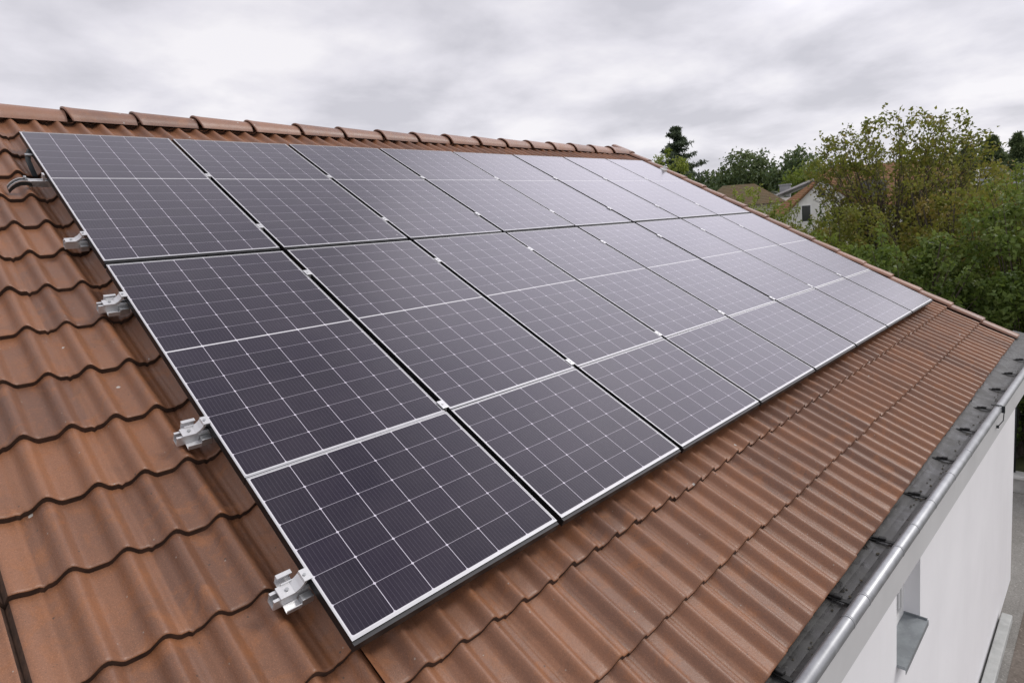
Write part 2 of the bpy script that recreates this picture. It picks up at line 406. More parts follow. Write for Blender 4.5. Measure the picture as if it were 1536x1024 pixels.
# mortar bed under the ridge
b = B(); b.box((U0, RIDGE_Y-.10, GZ+.16), (9.95, RIDGE_Y+.10, GZ+.27)); hp(b.done('ridge_bedding', M_EDGE, roof)).location = (0, 0, 0)

# verge tiles down the right gable edge
def verge_mesh():
    pr = [(-.15, -.052), (-.135, -.030), (-.10, -.018), (-.05, -.012), (0, -.012), (.05, -.018), (.085, -.034), (.10, -.06), (.102, -.20)]
    V, F, T = [], [], []
    for y, dz, sc in ((0.0, 0, 1), (.02, .001, 1.0), (.40, -.020, .96), (.47, -.023, .95)):
        for x, z in pr: V.append((x*sc*.85, y, z+dz))
    n = len(pr)
    for i in range(3):
        for k in range(n-1):
            a = i*n+k; F.append((a, a+1, a+n+1, a+n))
    i0 = len(V)
    for x, z in pr: V.append((x*.75, 0.0, z-.016))
    for k in range(n-1): F.append((k, i0+k, i0+k+1, k+1))
    return npmesh('verge_tile', V, F, M_RIDGE, attr=np.full(len(V), .5), smooth=True)
vt = verge_mesh()
for r, vf in enumerate(VF):
    o = link('verge_tile', vt, roof)
    o.matrix_local = ROOF @ Matrix.Translation((9.995+random.uniform(-.006, .006), -vf-.012, -.065+random.uniform(-.004, .004))) @ Matrix.Rotation(math.radians(random.uniform(-.6, .6)), 4, 'Z')

# walls with window openings
YW = -5.39
GD = .11
WINS = [(3.63, 4.33), (1.72, 2.285), (6.9-14.2, 7.6-14.2)]
WZ0, WZ1 = GZ-4.40, GZ-3.30
b = B()
ztop = GZ-3.22
xs = sorted([-2.3, 10.10] + [x for w in WINS[:2] for x in w])
prev = -2.3
for (a0, a1) in sorted(WINS[:2]):
    b.face([(prev, YW, 0), (a0, YW, 0), (a0, YW, ztop), (prev, YW, ztop)])
    b.face([(a0, YW, 0), (a1, YW, 0), (a1, YW, WZ0), (a0, YW, WZ0)])
    b.face([(a0, YW, WZ1), (a1, YW, WZ1), (a1, YW, ztop), (a0, YW, ztop)])
    for X in (a0, a1): b.face([(X, YW, WZ0), (X, YW+.2, WZ0), (X, YW+.2, WZ1), (X, YW, WZ1)])
    b.face([(a0, YW, WZ1), (a1, YW, WZ1), (a1, YW+.2, WZ1), (a0, YW+.2, WZ1)])
    b.face([(a0, YW, WZ0), (a1, YW, WZ0), (a1, YW+.2, WZ0), (a0, YW+.2, WZ0)])
    prev = a1
b.face([(prev, YW, 0), (10.10, YW, 0), (10.10, YW, ztop), (prev, YW, ztop)])
yb = 7.05
rz = lambda y: (GZ+.10) - abs(y-RIDGE_Y)*math.tan(A)
for X in (10.10, -2.3):
    b.face([(X, YW, 0), (X, yb, 0), (X, yb, rz(yb)), (X, RIDGE_Y, rz(RIDGE_Y)), (X, YW, rz(YW))])
b.face([(-2.3, yb, 0), (10.10, yb, 0), (10.10, yb, rz(yb)), (-2.3, yb, rz(yb))])
hp(b.done('wall', M_WALL, house))
# plinth strip: concrete edging at the wall foot, stopping short of the corner
b = B(); b.box((-3, YW-.145, 0), (8.93, YW-.028, .11), bev=.012)
edg = tag(b.done('concrete_edging', plain('edging_concrete', (.42, .43, .42), .85, 0, .18, 6, bump=.3)), 'pale concrete edging strip lying along the foot of the white house wall', 'edging')

for (a0, a1) in WINS[:2]:
    w = empty('window', (a0, YW+GD, WZ0)); w.parent = house; w.location = Vector((a0, YW+GD, WZ0)) + HOFF
    wd, ht = a1-a0, WZ1-WZ0
    b = B(); t = .055
    b.box((0, -.0, 0), (t, .06, ht), bev=.004); b.box((wd-t, 0, 0), (wd, .06, ht), bev=.004)
    b.box((t, .002, 0), (wd-t, .058, t+.02)); b.box((t, .002, ht-t), (wd-t, .058, ht))
    b.box((t+.012, .012, t+.03), (t+.052, .05, ht-t-.01)); b.box((wd-t-.052, .012, t+.03), (wd-t-.012, .05, ht-t-.01))
    b.done('frame', M_WHITEP, w)
    b = B(); b.box((t+.052, .028, t+.02), (wd-t-.052, .034, ht-t)); b.done('pane', M_GLASSD, w)
    b = B()
    b.box((-.0, -GD-.055, .0), (wd, .0, .008)); b.box((-.0, -GD-.058, -.03), (wd, -GD-.055, .010)); 
    b.box((wd-.006, -GD-.05, .008), (wd, 0, .024)); b.box((0, -GD-.05, .008), (.006, 0, .024))
    b.done('sill', M_SILL, w)

# eaves: fascia board and gutter run very slightly out of parallel with the wall
EV = Matrix.Translation((1.7, -5.442, GZ-3.20)) @ Matrix.Rotation(math.radians(-1.35), 4, 'Z')   # local x along the eaves, -y outward
EX = Vector((1, 0, 0)); EY = Vector((0, 1, 0)); EZ = Vector((0, 0, 1))
g = empty('gutter', (0, 0, 0)); g.parent = house; g.matrix_local = Matrix.Translation(HOFF) @ EV
X0, X1 = -4.3, 8.75
b = B()                                        # trough: apron under the tiles, flat bed, front wall
b.prism([(.34, .060), (.16, .012), (.11, -.006), (.06, -.018), (.01, -.022), (-.02, -.014), (-.034, .004), (-.037, .022), (-.041, .022), (-.038, .0), (-.022, -.020), (.01, -.028), (.06, -.024), (.12, -.010), (.34, .050)],
        (X0, 0, 0), EX, EY, EZ, X1-X0, closed=True)
b.done('trough', M_TROUGH, g)
b = B()
pr = []
for k in range(20):
    t = math.radians(200 - k*17); pr.append((-.070 + .034*math.cos(t), .006 + .037*math.sin(t)))
b.prism(pr, (X0, 0, 0), EX, EY, EZ, X1-X0, closed=True, smooth=True)
b.done('bead', M_ZINC, g)
for xx in (-.35, .42, .66, 1.28, 1.62, 2.05, 2.62, 3.2, 4.62, 6.4, 7.7):    # soldered sleeves
    b = B()
    b.prism([(-.072+(x+.072)*1.05, .006+(y-.006)*1.05) for x, y in pr], (xx, 0, 0), EX, EY, EZ, .016 if xx < 4 else .03, smooth=True); b.done('sleeve', M_ZINC, g)
bx = [-.9, -.12, .62, 1.40, 2.20, 3.02, 3.85, 4.62, 5.40, 6.2, 7.0]
bm_ = None
for xx in bx:                                  # dark gutter brackets lying across the trough
    if bm_ is None:
        b = B(); b.box((-.016, -.030, -.004), (.016, .14, .003), bev=.0015); b.box((-.010, .02, .003), (.022, .062, .020), bev=.006); b.box((-.004, .058, .003), (.018, .095, .014), bev=.004); b.box((-.016, -.034, -.004), (.016, -.029, .020))
        o = b.done('bracket', M_RUBBER, g); bm_ = o.data
    else: o = link('bracket', bm_, g)
    o.location = (xx, 0, -.004); o.rotation_euler = (0, 0, random.uniform(-.15, .15))
b = B(); b.box((X0, -.060, -.285), (X1+.6, -.036, -.040)); b.done('fascia', M_FASCIA, g)
b = B(); b.box((X0, -.034, -.283), (X1+.6, .30, -.262)); b.done('soffit', M_WHITEP, g)
b = B(); b.box((4.60, -.125, -.02), (4.615, -.10, .045)); b.box((4.60, -.10, .045), (4.615, -.02, .052)); b.tube([(4.61, -.118, -.02), (4.615, -.112, -.10), (4.62, -.075, -.16)], .004); b.box((4.61, -.080, -.18), (4.635, -.062, -.155)); b.done('gutter_strap', M_DARKM, g)
# leaf litter and moss in the trough
lit = []
V, F = [], []
for i in range(120):
    x = random.uniform(-1.2, 8.2); y = random.uniform(-.02, .045); s = random.uniform(.004, .013)
    z = -.018 + random.uniform(0, .004); a0 = random.uniform(0, 6.28); k = len(V)
    for j in range(5):
        t = a0 + j*1.2566; V.append((x+s*math.cos(t)*random.uniform(.6, 1.2), y+s*math.sin(t)*random.uniform(.5, 1), z))
    V.append((x, y, z+s*.6))
    for j in range(5): F.append((k+j, k+(j+1) % 5, k+5))
me = npmesh('leaf_litter', V, F, plain('litter', (.04, .033, .02), .9, 0, .6, 30)); o = link('leaf_litter', me); o.matrix_world = EV
tag(o, 'dark leaf litter and moss crumbs lying in the gutter trough', 'leaf litter', kind='stuff')

# ------------------------------------------------------------------ solar panels
PIT, PW = 1.154, 1.119
ROWS = [('upper', 0.0, 2.285, (.975, 2.285)), ('middle', 2.330, 4.312, (3.315,)), ('lower', 4.3185, 5.200, ())]
ORD = ['leftmost', 'second from the left', 'third from the left', 'fourth from the left', 'fourth from the right', 'third from the right', 'second from the right', 'rightmost']
FH = .045
def panel_meshes(row):
    nm, v0, v1, bars = row; L = v1-v0
    b = B(); lip = .0055; low = .012 if nm != 'middle' else .010
    # local frame: x right, y up-slope (so the panel spans y 0..-L), z out of the roof; top at z=0
    b.box((0, -L, -FH), (lip, 0, 0), 0); b.box((PW-lip, -L, -FH), (PW, 0, 0), 0)
    b.box((lip, -lip, -FH), (PW-lip, 0, 0), 0); b.box((lip, -L, -FH), (PW-lip, -L+low, 0), 0)
    if nm != 'middle': b.box((.0005, -L-.016, -FH+.001), (PW-.0005, -L, -.0065), 2)
    b.bm.faces.ensure_lookup_table()
    for f in b.bm.faces:
        f.normal_update()
        f.material_index = 0 if f.normal.z < .5 else (2 if f.material_index == 2 else 1)
    me = bpy.data.meshes.new('frame'); b.bm.to_mesh(me); b.bm.free(); me.materials.append(M_BLACK); me.materials.append(M_LIP); me.materials.append(M_FLANGE)
    # glass
    x0, x1, y0, y1 = lip, PW-lip, -lip, -L+low
    mg = .0055
    b = B()
    segs = []                                                       # cell fields between backsheet bars
    vs = [lip] + [q-v0 for q in bars if q < v1-.05] + [L-low]
    uvs = []
    zt = -.0015
    def quad(xa, ya, xb, yb, mi): return b.face([(xa, yb, zt), (xb, yb, zt), (xb, ya, zt), (xa, ya, zt)], mi)
    quad(x0, y0, x0+mg, y1, 1); quad(x1-mg, y0, x1, y1, 1)
    xa, xb = x0+mg, x1-mg
    fields = []
    for i in range(len(vs)-1):
        ya = -vs[i] - (mg if i == 0 else .0045); yb = -vs[i+1] + (mg if i == len(vs)-2 else .0045)
        fields.append((ya, yb))
    edges = [y0] + [q for f in fields for q in f] + [y1]
    for i in range(0, len(edges), 2): quad(xa, edges[i], xb, edges[i+1], 1)
    luv = b.bm.loops.layers.uv.new('cells'); lme = b.bm.loops.layers.uv.new('metres')
    for ya, yb in fields:
        f = quad(xa, ya, xb, yb, 0); rows = max(1, round((ya-yb)/.139))
        for l in f.loops:
            l[luv].uv = ((l.vert.co.x-xa)/(xb-xa)*6, (ya-l.vert.co.y)/(ya-yb)*rows); l[lme].uv = (l.vert.co.x, l.vert.co.y)
    b.face([(x0, y1, -.03), (x0, y0, -.03), (x1, y0, -.03), (x1, y1, -.03)], 2)
    m2 = bpy.data.meshes.new('glass'); b.bm.to_mesh(m2); b.bm.free(); m2.materials.append(M_CELL); m2.materials.append(M_BACKW); m2.materials.append(M_BLACK)
    return me, m2
for row in ROWS:
    fm, gm = panel_meshes(row)
    for c in range(8):
        p = empty('solar_panel', (0, 0, 0))
        p.matrix_local = ROOF @ Matrix.Translation((c*PIT+.0145, -row[1], random.uniform(-.0015, .0015))) @ Matrix.Rotation(random.uniform(-.0012, .0012), 4, 'X') @ Matrix.Rotation(random.uniform(-.003, .003), 4, 'Y')
        size = {'upper': 'tall dark solar panel in the upper row below the ridge', 'middle': 'dark solar panel with a white centre bar in the middle row', 'lower': 'short dark solar panel in the lowest row above the eaves'}[row[0]]
        tag(p, size + ', ' + ORD[c], 'solar panel', 'solar panels mounted on the tiled roof')
        link('frame', fm, p); link('glass', gm, p)

# ------------------------------------------------------------------ mounting rails with their clamps
def rail_obj(v, label, stub=.125, mids=True, ends=True, hook=True):
    r = empty('mounting_rail', (0, 0, 0)); r.matrix_local = ROOF @ Matrix.Translation((0, -v, -FH-.001))
    tag(r, label, 'mounting rail', 'mounting rails under the panels')
    w, h, t = .023, .046, .0045
    b = B()
    prof = [(-w, -h), (w, -h), (w, 0), (w-.012, 0), (w-.012, -t), (w-t, -t), (w-t, -h+t), (-w+t, -h+t), (-w+t, -t), (-w+.012, -t), (-w+.012, 0), (-w, 0)]
    b.prism(prof, (-stub, 0, 0), (1, 0, 0), (0, 1, 0), (0, 0, 1), 9.26+stub, closed=True)
    b.done('rail', M_ALU, r)
    if ends:
        b = B()                                # Z-shaped end clamp, one bent plate: foot on the rail, slope, lip beside the frame
        zt_ = FH+.0045
        pf = [(-.100, .001), (-.040, .001), (-.016, .016), (-.003, zt_-.012), (-.003, zt_-.004), (.020, zt_-.004), (.020, zt_), (-.012, zt_), (-.014, zt_-.012), (-.026, .022), (-.046, .0075), (-.100, .0075)]
        b.prism(pf, (0, -.027, 0), (0, 1, 0), (1, 0, 0), (0, 0, 1), .054)
        cl = b.done('end_clamp', M_ALU, r)
        b = B(); b.tube([(-.001, 0, zt_), (-.001, 0, zt_+.004)], .0065, 6); b.done('bolt', M_STEEL, cl)
        b = B(); b.tube([(-.066, 0, .007), (-.066, 0, .013)], .008, 6); b.done('bolt', M_STEEL, cl)
        if hook:
            b = B()                                # roof hook: open box bracket on the rail's upslope side, strap down to the tile
            X = -.078
            u_ = [(.024, -.030), (.075, -.030), (.075, .012), (.056, .012), (.056, .008), (.071, .008), (.071, -.026), (.028, -.026), (.028, .016), (.024, .016)]
            b.prism(u_, (X, 0, 0), (1, 0, 0), (0, 1, 0), (0, 0, 1), .060); b.done('hook_box', M_ALU, r); b = B()
            b.prism([(.030, -.032), (.052, -.032), (.060, -.085), (.054, -.086), (.046, -.038), (.030, -.038)], (X+.008, 0, 0), (1, 0, 0), (0, 1, 0), (0, 0, 1), .040); b.done('roof_hook', M_ALU, r); b = B()
            b.prism([(-.024, -.046), (-.060, -.052), (-.064, -.026), (-.060, -.026), (-.056, -.048), (-.024, -.042)], (X-.01, 0, 0), (1, 0, 0), (0, 1, 0), (0, 0, 1), .058)
            b.done('rail_lip', M_ALU, r)
        b = B(); b.box((-.03, -.06, -.052), (.02, -.028, -.014), bev=.004); b.done('foot_plate', M_STEEL, r)
    if mids:
        b = B()
        b.box((-.011, -.032, -.02), (.011, .032, FH-.002)); b.box((-.021, -.032, FH+.0015), (.021, .032, FH+.006), bev=.001)
        b.tube([(0, 0, FH+.006), (0, 0, FH+.010)], .007, 6)
        first = None
        for c in range(1, 8):
            if first is None: o = b.done('mid_clamp', M_ALU, r); first = o.data
            else: o = link('mid_clamp', first, r)
            o.location = (c*PIT-.003, random.uniform(-.02, .02), 0)
    return r
r1 = rail_obj(.90, 'uppermost silver mounting rail, ending in a curved hook beside the top left panel', .10, ends=False)
rail_obj(1.90, 'silver mounting rail ending in a short stub low beside the top left panel', .105, hook=False)
rail_obj(2.70, 'silver mounting rail ending in a clamp near the top of the middle left panel')
rail_obj(3.90, 'silver mounting rail ending in a clamp above the double white line on the left edge', mids=False)
rail_obj(4.245, 'mounting rail hidden under the middle and lower panel seam, only its gap clamps showing', stub=-.1, ends=False)
rail_obj(4.875, 'lowest silver mounting rail ending in a large clamp beside the bottom left panel', mids=False)
# arched hook on the uppermost rail
b = B()
path = [(.01, -.004), (-.085, -.004), (-.120, .004), (-.150, .002), (-.180, -.012), (-.205, -.034), (-.222, -.058)]
for (s0, s1, dz, mi) in ((-.026, -.020, 0, 0), (.020, .026, 0, 0)):
    top = [(x, z+.009) for x, z in path[1:]]; bot = [(x+.002, z-.001) for x, z in path[1:]][::-1]
    b.prism(top+bot, (0, s0, -.005), (0, 1, 0), (1, 0, 0), (0, 0, 1), s1-s0)
b.box((-.10, -.023, -.046), (.012, .023, -.004)); 
b.done('roof_hook', M_ALU, r1)
b = B(); pth = [(x, z) for x, z in path[1:]]
b.prism([(x, z-.0015) for x, z in pth]+[(x+.006, z-.030) for x, z in pth[::-1]], (0, -.0255, -.005), (0, 1, 0), (1, 0, 0), (0, 0, 1), .051); b.done('hook_web', M_DARKM, r1)
b = B(); b.box((-.016, -.021, 0), (-.002, .021, FH+.004), bev=.0015); b.done('end_clamp', M_ALU, r1)
b = B(); b.tube([(-.118, 0, .0), (-.118, 0, .030)], .009, 6); b.done('bolt', M_STEEL, r1)
# support strap under the top left corner
st = empty('support_strap', (0, 0, 0)); st.matrix_local = ROOF @ Matrix.Translation((-.004, -.36, 0))
tag(st, 'thin black and silver strap propping the corner of the top left panel', 'bracket')
b = B(); pts = [(.004, .0, -.012), (-.02, -.05, -.03), (-.035, -.12, -.05), (-.03, -.22, -.09), (-.022, -.27, -.125)]
V = []
for (x, y, z), (xn, yn, zn) in zip(pts, pts[1:]):
    b.face([(x, y, z), (x+.035, y, z-.006), (xn+.035, yn, zn-.006), (xn, yn, zn)]); b.face([(x, y, z-.006), (x+.035, y, z-.012), (xn+.035, yn, zn-.012), (xn, yn, zn-.006)])
    b.face([(x, y, z), (xn, yn, zn), (xn, yn, zn-.006), (x, y, z-.006)]); b.face([(x+.035, y, z-.006), (xn+.035, yn, zn-.006), (xn+.035, yn, zn-.012), (x+.035, y, z-.012)])
b.done('strap', M_DARKM, st)
b = B(); b.box((-.028, -.085, -.046), (.02, -.055, -.026), bev=.004); b.done('strap_block', M_STEEL, st)
# white terminal bracket standing at the far end of the topmost rail line
tb = empty('verge_bracket', (0, 0, 0)); tb.matrix_local = ROOF @ Matrix.Translation((9.36, -.42, -.04))
tag(tb, 'small white metal bracket sticking up at the far right edge of the upper panels', 'bracket')
b = B(); b.box((-.10, -.045, 0), (.05, .045, .055), bev=.008); b.box((-.03, -.03, .055), (.035, .03, .10), bev=.008); b.done('body', plain('white_plastic', (.75, .75, .74), .5, 0, .05), tb)
b = B(); b.tube([(0, 0, .10), (0, 0, .135)], .016, 8); b.done('bolt', M_STEEL, tb)

# ------------------------------------------------------------------ boundary wall and fence beyond the yard
M_CONC = plain('boundary_concrete', (.34, .335, .32), .9, 0, .2, 5, bump=.4)
bw = empty('boundary_wall', (13.75, -6, 0)); tag(bw, 'low grey concrete boundary wall with a pale coping beyond the yard', 'wall')
b = B(); b.box((-.11, -16, 0), (.11, 12, .28)); b.done('wall_body', M_CONC, bw)
b = B(); b.box((-.15, -16, .28), (.15, 12, .345), bev=.008); b.done('coping', plain('coping_stone', (.55, .55, .53), .8, 0, .12, 6, bump=.3), bw)
fe = empty('wire_fence', (13.80, -6, .345)); tag(fe, 'dark green wire fence on top of the low boundary wall', 'fence')
pm = None
for i in range(-6, 5):
    if pm is None:
        b = B(); b.tube([(0, 0, 0), (0, 0, 1.75)], .024, 8); b.tube([(0, 0, 1.75), (0, 0, 1.775)], .03, 8); o = b.done('post', M_DARKM, fe); pm = o.data
    else: o = link('post', pm, fe)
    o.location = (0, i*2.4+.95, 0)
V, F = [], []
def bar(p, q, r):
    k = len(V); p, q = Vector(p), Vector(q); d = (q-p).normalized(); x = d.orthogonal().normalized()*r; y = d.cross(x).normalized()*r
    for c in (p, q):
        for s_ in (x, y, -x, -y): V.append(c+s_)
    for j in range(4): F.append((k+j, k+(j+1) % 4, k+4+(j+1) % 4, k+4+j))
for z in (.08, .35, .62, .90, 1.18, 1.45, 1.68): bar((-.03, -14, z), (-.03, 11, z), .003)
for i in range(250): bar((-.03, -14+i*.1, .05), (-.03, -14+i*.1, 1.72), .0022)
link('mesh', npmesh('mesh', [tuple(q) for q in V], F, M_DARKM), fe)

# ------------------------------------------------------------------ vegetation
def leaves(centres, spread, per, size, tint, aspect=.62, up=.35, tintvar=.16, outward=None, flat=1.0):
    """diamond-shaped folded leaves scattered round clump centres -> verts, quads, tint"""
    c = np.repeat(np.asarray(centres, float), per, 0); n = len(c)
    sp = np.repeat(np.broadcast_to(np.asarray(spread, float), (len(centres),)), per)[:, None]
    off = rng.normal(0, 1, (n, 3)); off *= (rng.random((n, 1))**.5)/np.linalg.norm(off, axis=1, keepdims=True)*1.25
    off[:, 2] *= flat
    p = c + off*sp
    d = rng.normal(0, 1, (n, 3)); d[:, 2] -= .25; d /= np.linalg.norm(d, axis=1, keepdims=True)
    nn = rng.normal(0, 1, (n, 3)); nn[:, 2] += up*3; nn -= d*(nn*d).sum(1, keepdims=True); nn /= np.linalg.norm(nn, axis=1, keepdims=True)
    sd_ = np.cross(d, nn)
    s = size*rng.uniform(.6, 1.3, (n, 1)); w = s*aspect*.5
    v = np.stack([p, p+d*s*.45+sd_*w+nn*w*.35, p+d*s-nn*s*.12, p+d*s*.45-sd_*w+nn*w*.35], 1).reshape(-1, 3)
    f = np.arange(n*4).reshape(n, 4)
    t = np.repeat(np.clip(np.repeat(np.broadcast_to(np.asarray(tint, float), (len(centres),)), per) + rng.normal(0, tintvar, n), 0, 1), 4)
    return v, f, t
def limbs(segs, seg=6):
    """tapered round limbs from (p, q, r0, r1) -> verts, quads"""
    V, F = [], []
    for p, q, r0, r1 in segs:
        p, q = Vector(p), Vector(q); d = (q-p)
        if d.length < 1e-5: continue
        d.normalize(); x = d.orthogonal().normalized(); y = d.cross(x); k = len(V)
        for c, r in ((p, r0), (q, r1)):
            for j in range(seg):
                t = 2*math.pi*j/seg; V.append(tuple(c + (x*math.cos(t)+y*math.sin(t))*r))
        for j in range(seg): F.append((k+j, k+(j+1) % seg, k+seg+(j+1) % seg, k+seg+j))
    return V, F
def grow(base, h, rad, n_main, seed, r0=.12, spread=.5, depth=3, stems=1):
    """recursive limbs inside a crown; returns segments and tip points"""
    R = random.Random(seed); segs, tips = [], []
    def branch(p, d, L, r, dep):
        q = p; k = 3
        for i in range(k):
            nd_ = (d + Vector((R.gauss(0, .13), R.gauss(0, .13), R.gauss(.04, .08)))).normalized(); nq = q + nd_*L/k
            segs.append((q, nq, r*(1-.22*i), r*(1-.22*(i+1)))); q = nq; d = nd_
            if dep > 0 and i > 0:
                for _ in range(2):
                    a = Vector((R.gauss(0, 1), R.gauss(0, 1), R.gauss(.25, .5))); a = (a - d*a.dot(d)).normalized()
                    branch(q, (d*.75 + a*R.uniform(.5, .9)).normalized(), L*R.uniform(.45, .68), r*.42, dep-1)
            if dep <= 1: tips.append((q, dep))
        tips.append((q, dep))
    for s_ in range(stems):
        a = R.uniform(0, 6.28); lean = 0 if stems == 1 else R.uniform(.1, .35)
        p = Vector((math.cos(a)*.12*(stems > 1), math.sin(a)*.12*(stems > 1), 0)); d = Vector((math.cos(a)*lean, math.sin(a)*lean, 1)).normalized()
        hb = h*R.uniform(.22, .34); top = p + d*hb; segs.append((p, top, r0, r0*.8))
        for i in range(n_main):
            t = 2*math.pi*(i+R.random()*.6)/n_main; el = R.uniform(.5, 1.5)
            dd = Vector((math.cos(t)*rad/h*1.7, math.sin(t)*rad/h*1.7, el)).normalized()
            branch(top - d*hb*R.uniform(0, .25), dd, (h-hb)*R.uniform(.5, .78), r0*.5, depth-1)
        branch(top, Vector((R.gauss(0, .1), R.gauss(0, .1), 1)).normalized(), (h-hb)*.78, r0*.6, depth-1)
    return segs, tips
def plant(name, label, cat, group, loc, segs, leafdata, lm, crown='foliage', trunk='trunk', rz=0):
    t = empty(name, loc, (0, 0, rz)); tag(t, label, cat, group)
    V, F = limbs(segs)
    if V: link(trunk, npmesh(trunk, V, F, M_BARK, smooth=True), t)
    v = np.concatenate([q[0] for q in leafdata]); T = np.concatenate([q[2] for q in leafdata])
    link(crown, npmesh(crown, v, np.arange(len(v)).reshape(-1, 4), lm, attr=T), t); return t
def crownpts(n, rx, ry, rz_, zc_, seed, shell=.55, lump=.25):
    """clump centres through an uneven ellipsoidal crown"""
    g_ = np.random.default_rng(seed); d = g_.normal(0, 1, (n, 3)); d /= np.linalg.norm(d, axis=1, keepdims=True)
    k = g_.normal(0, 1, (7, 3)); k /= np.linalg.norm(k, axis=1, keepdims=True)
    l = 1 + lump*(np.max(d @ k.T, 1)-.75)*2.0
    r = (shell + (1-shell)*g_.random(n))**.8*l
    p = d*r[:, None]*np.array([rx, ry, rz_]); p[:, 2] += zc_
    return p
def spikes(n, rx, ry, z0, z1, seed, L=.5):
    g_ = np.random.default_rng(seed)

L_GREEN = leaf_mat('leaf_green', [(.050, .080, .012), (.115, .170, .028), (.185, .240, .044), (.26, .29, .07)], trans=.48)
L_DARK = leaf_mat('leaf_dark_green', [(.030, .056, .011), (.078, .128, .024), (.140, .205, .044), (.21, .265, .075)], trans=.45)
L_OLIVE = leaf_mat('leaf_olive', [(.080, .100, .018), (.170, .184, .032), (.245, .240, .046), (.31, .22, .058)], trans=.48)
L_LIME = leaf_mat('leaf_lime', [(.115, .165, .028), (.20, .26, .045), (.29, .34, .07), (.36, .38, .09)], trans=.48)
L_CONIF = leaf_mat('needle_dark', [(.034, .056, .040), (.056, .086, .055), (.084, .118, .074), (.11, .145, .09)], .6, .12)
L_FAR = leaf_mat('leaf_far', [(.050, .082, .042), (.078, .122, .058), (.112, .158, .072), (.16, .20, .09)], .6, .28)

def shrub(label, loc, rx, ry, h, lm, seed, size=.085, clumps=260, per=34, tint=.45, z0=0.0, name='shrub', group='shrubs and bushes beyond the gable', sprig=40):
    rz_ = (h-z0)/2; zc_ = z0 + rz_
    p = crownpts(clumps, rx, ry, rz_, zc_, seed, .5, .35); p = p[p[:, 2] > .1]
    g_ = np.random.default_rng(seed+1)
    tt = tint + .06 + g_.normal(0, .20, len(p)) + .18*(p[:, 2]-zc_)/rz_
    segs = []; R = random.Random(seed)
    for i in range(9):
        q = p[R.randrange(len(p))]; a = Vector((R.gauss(0, .15), R.gauss(0, .15), 0)); m_ = Vector(q)*.55 + Vector((0, 0, .25)); segs += [(a, m_, .05, .03), (m_, Vector(q), .03, .01)]
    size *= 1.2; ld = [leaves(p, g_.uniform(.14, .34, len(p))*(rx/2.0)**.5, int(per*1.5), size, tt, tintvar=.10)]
    # loose sprigs poking out of the outline
    pts = []
    for i in range(sprig):
        d = Vector((R.gauss(0, 1), R.gauss(0, 1), abs(R.gauss(.7, .6)))).normalized(); q = Vector((d.x*rx, d.y*ry, zc_+d.z*rz_))
        e_ = q + (d+Vector((0, 0, .5)))*R.uniform(.12, .45); segs.append((Vector((0, 0, zc_*.7)), q*.97, .014, .008)); segs.append((q*.97, e_, .008, .003))
        for k in range(6): pts.append(q.lerp(e_, (k+1)/6))
    ld.append(leaves(pts, .06, 4, size, tint+.15))
    return plant(name, label, 'bush', group, loc, segs, ld, lm, 'foliage', 'stem')

# the dense green mass close behind the gable
shrub('dense dark green broadleaf bush nearest the right picture edge, behind the verge', (15.9, -5.0, 0), 1.9, 2.2, 5.2, L_DARK, 11, .10, 340, 40, .5)
shrub('dark green bush just above the lower end of the gable verge', (15.4, -2.9, 0), 1.5, 1.8, 4.75, L_DARK, 12, .10, 300, 40, .48)
shrub('mid green bush over the middle of the gable verge', (16.1, -.9, 0), 1.6, 1.8, 4.75, L_GREEN, 13, .09, 300, 38, .45)
shrub('tall yellow olive bush left of the dark bush at the right edge', (18.9, -3.1, 0), 2.0, 2.1, 6.15, L_OLIVE, 14, .085, 340, 36, .5)
shrub('green and rust tinged bush below the airy tree', (19.2, -.4, 0), 2.0, 2.2, 5.35, L_OLIVE, 15, .085, 320, 36, .32)
shrub('tall green bush at the right picture edge with pale leaves on top', (17.8, -4.9, 0), 1.6, 1.6, 5.95, L_GREEN, 16, .09, 300, 36, .5)
shrub('loose green bush in front of the white gable house', (20.6, 1.6, 0), 1.6, 1.9, 4.72, L_GREEN, 17, .085, 240, 30, .58)
shrub('bright lime green bush in front of the brown hipped roof', (26.4, 5.9, 0), 1.7, 1.8, 6.65, L_LIME, 18, .11, 240, 30, .5)
shrub('pale green bush between the hipped roof and the gable house', (25.2, 3.9, 0), 1.8, 1.6, 5.9, L_GREEN, 19, .10, 220, 30, .66)
shrub('yellow green bush left of the conifer, just over the roof corner', (33.3, 14.4, 0), 2.4, 2.4, 10.0, L_LIME, 20, .13, 300, 40, .30)
shrub('dark bush at the foot of the conifer', (44.0, 19.2, 0), 3.0, 3.0, 9.0, L_DARK, 21, .17, 240, 30, .35)
shrub('low dark hedge bush behind the wire fence', (15.0, -7.6, 0), .9, 2.6, 3.2, L_DARK, 22, .09, 260, 36, .45)
shrub('olive green bush behind the yellow olive one, under the far pines', (24.5, -3.6, 0), 2.6, 2.4, 6.5, L_OLIVE, 23, .10, 260, 32, .42)

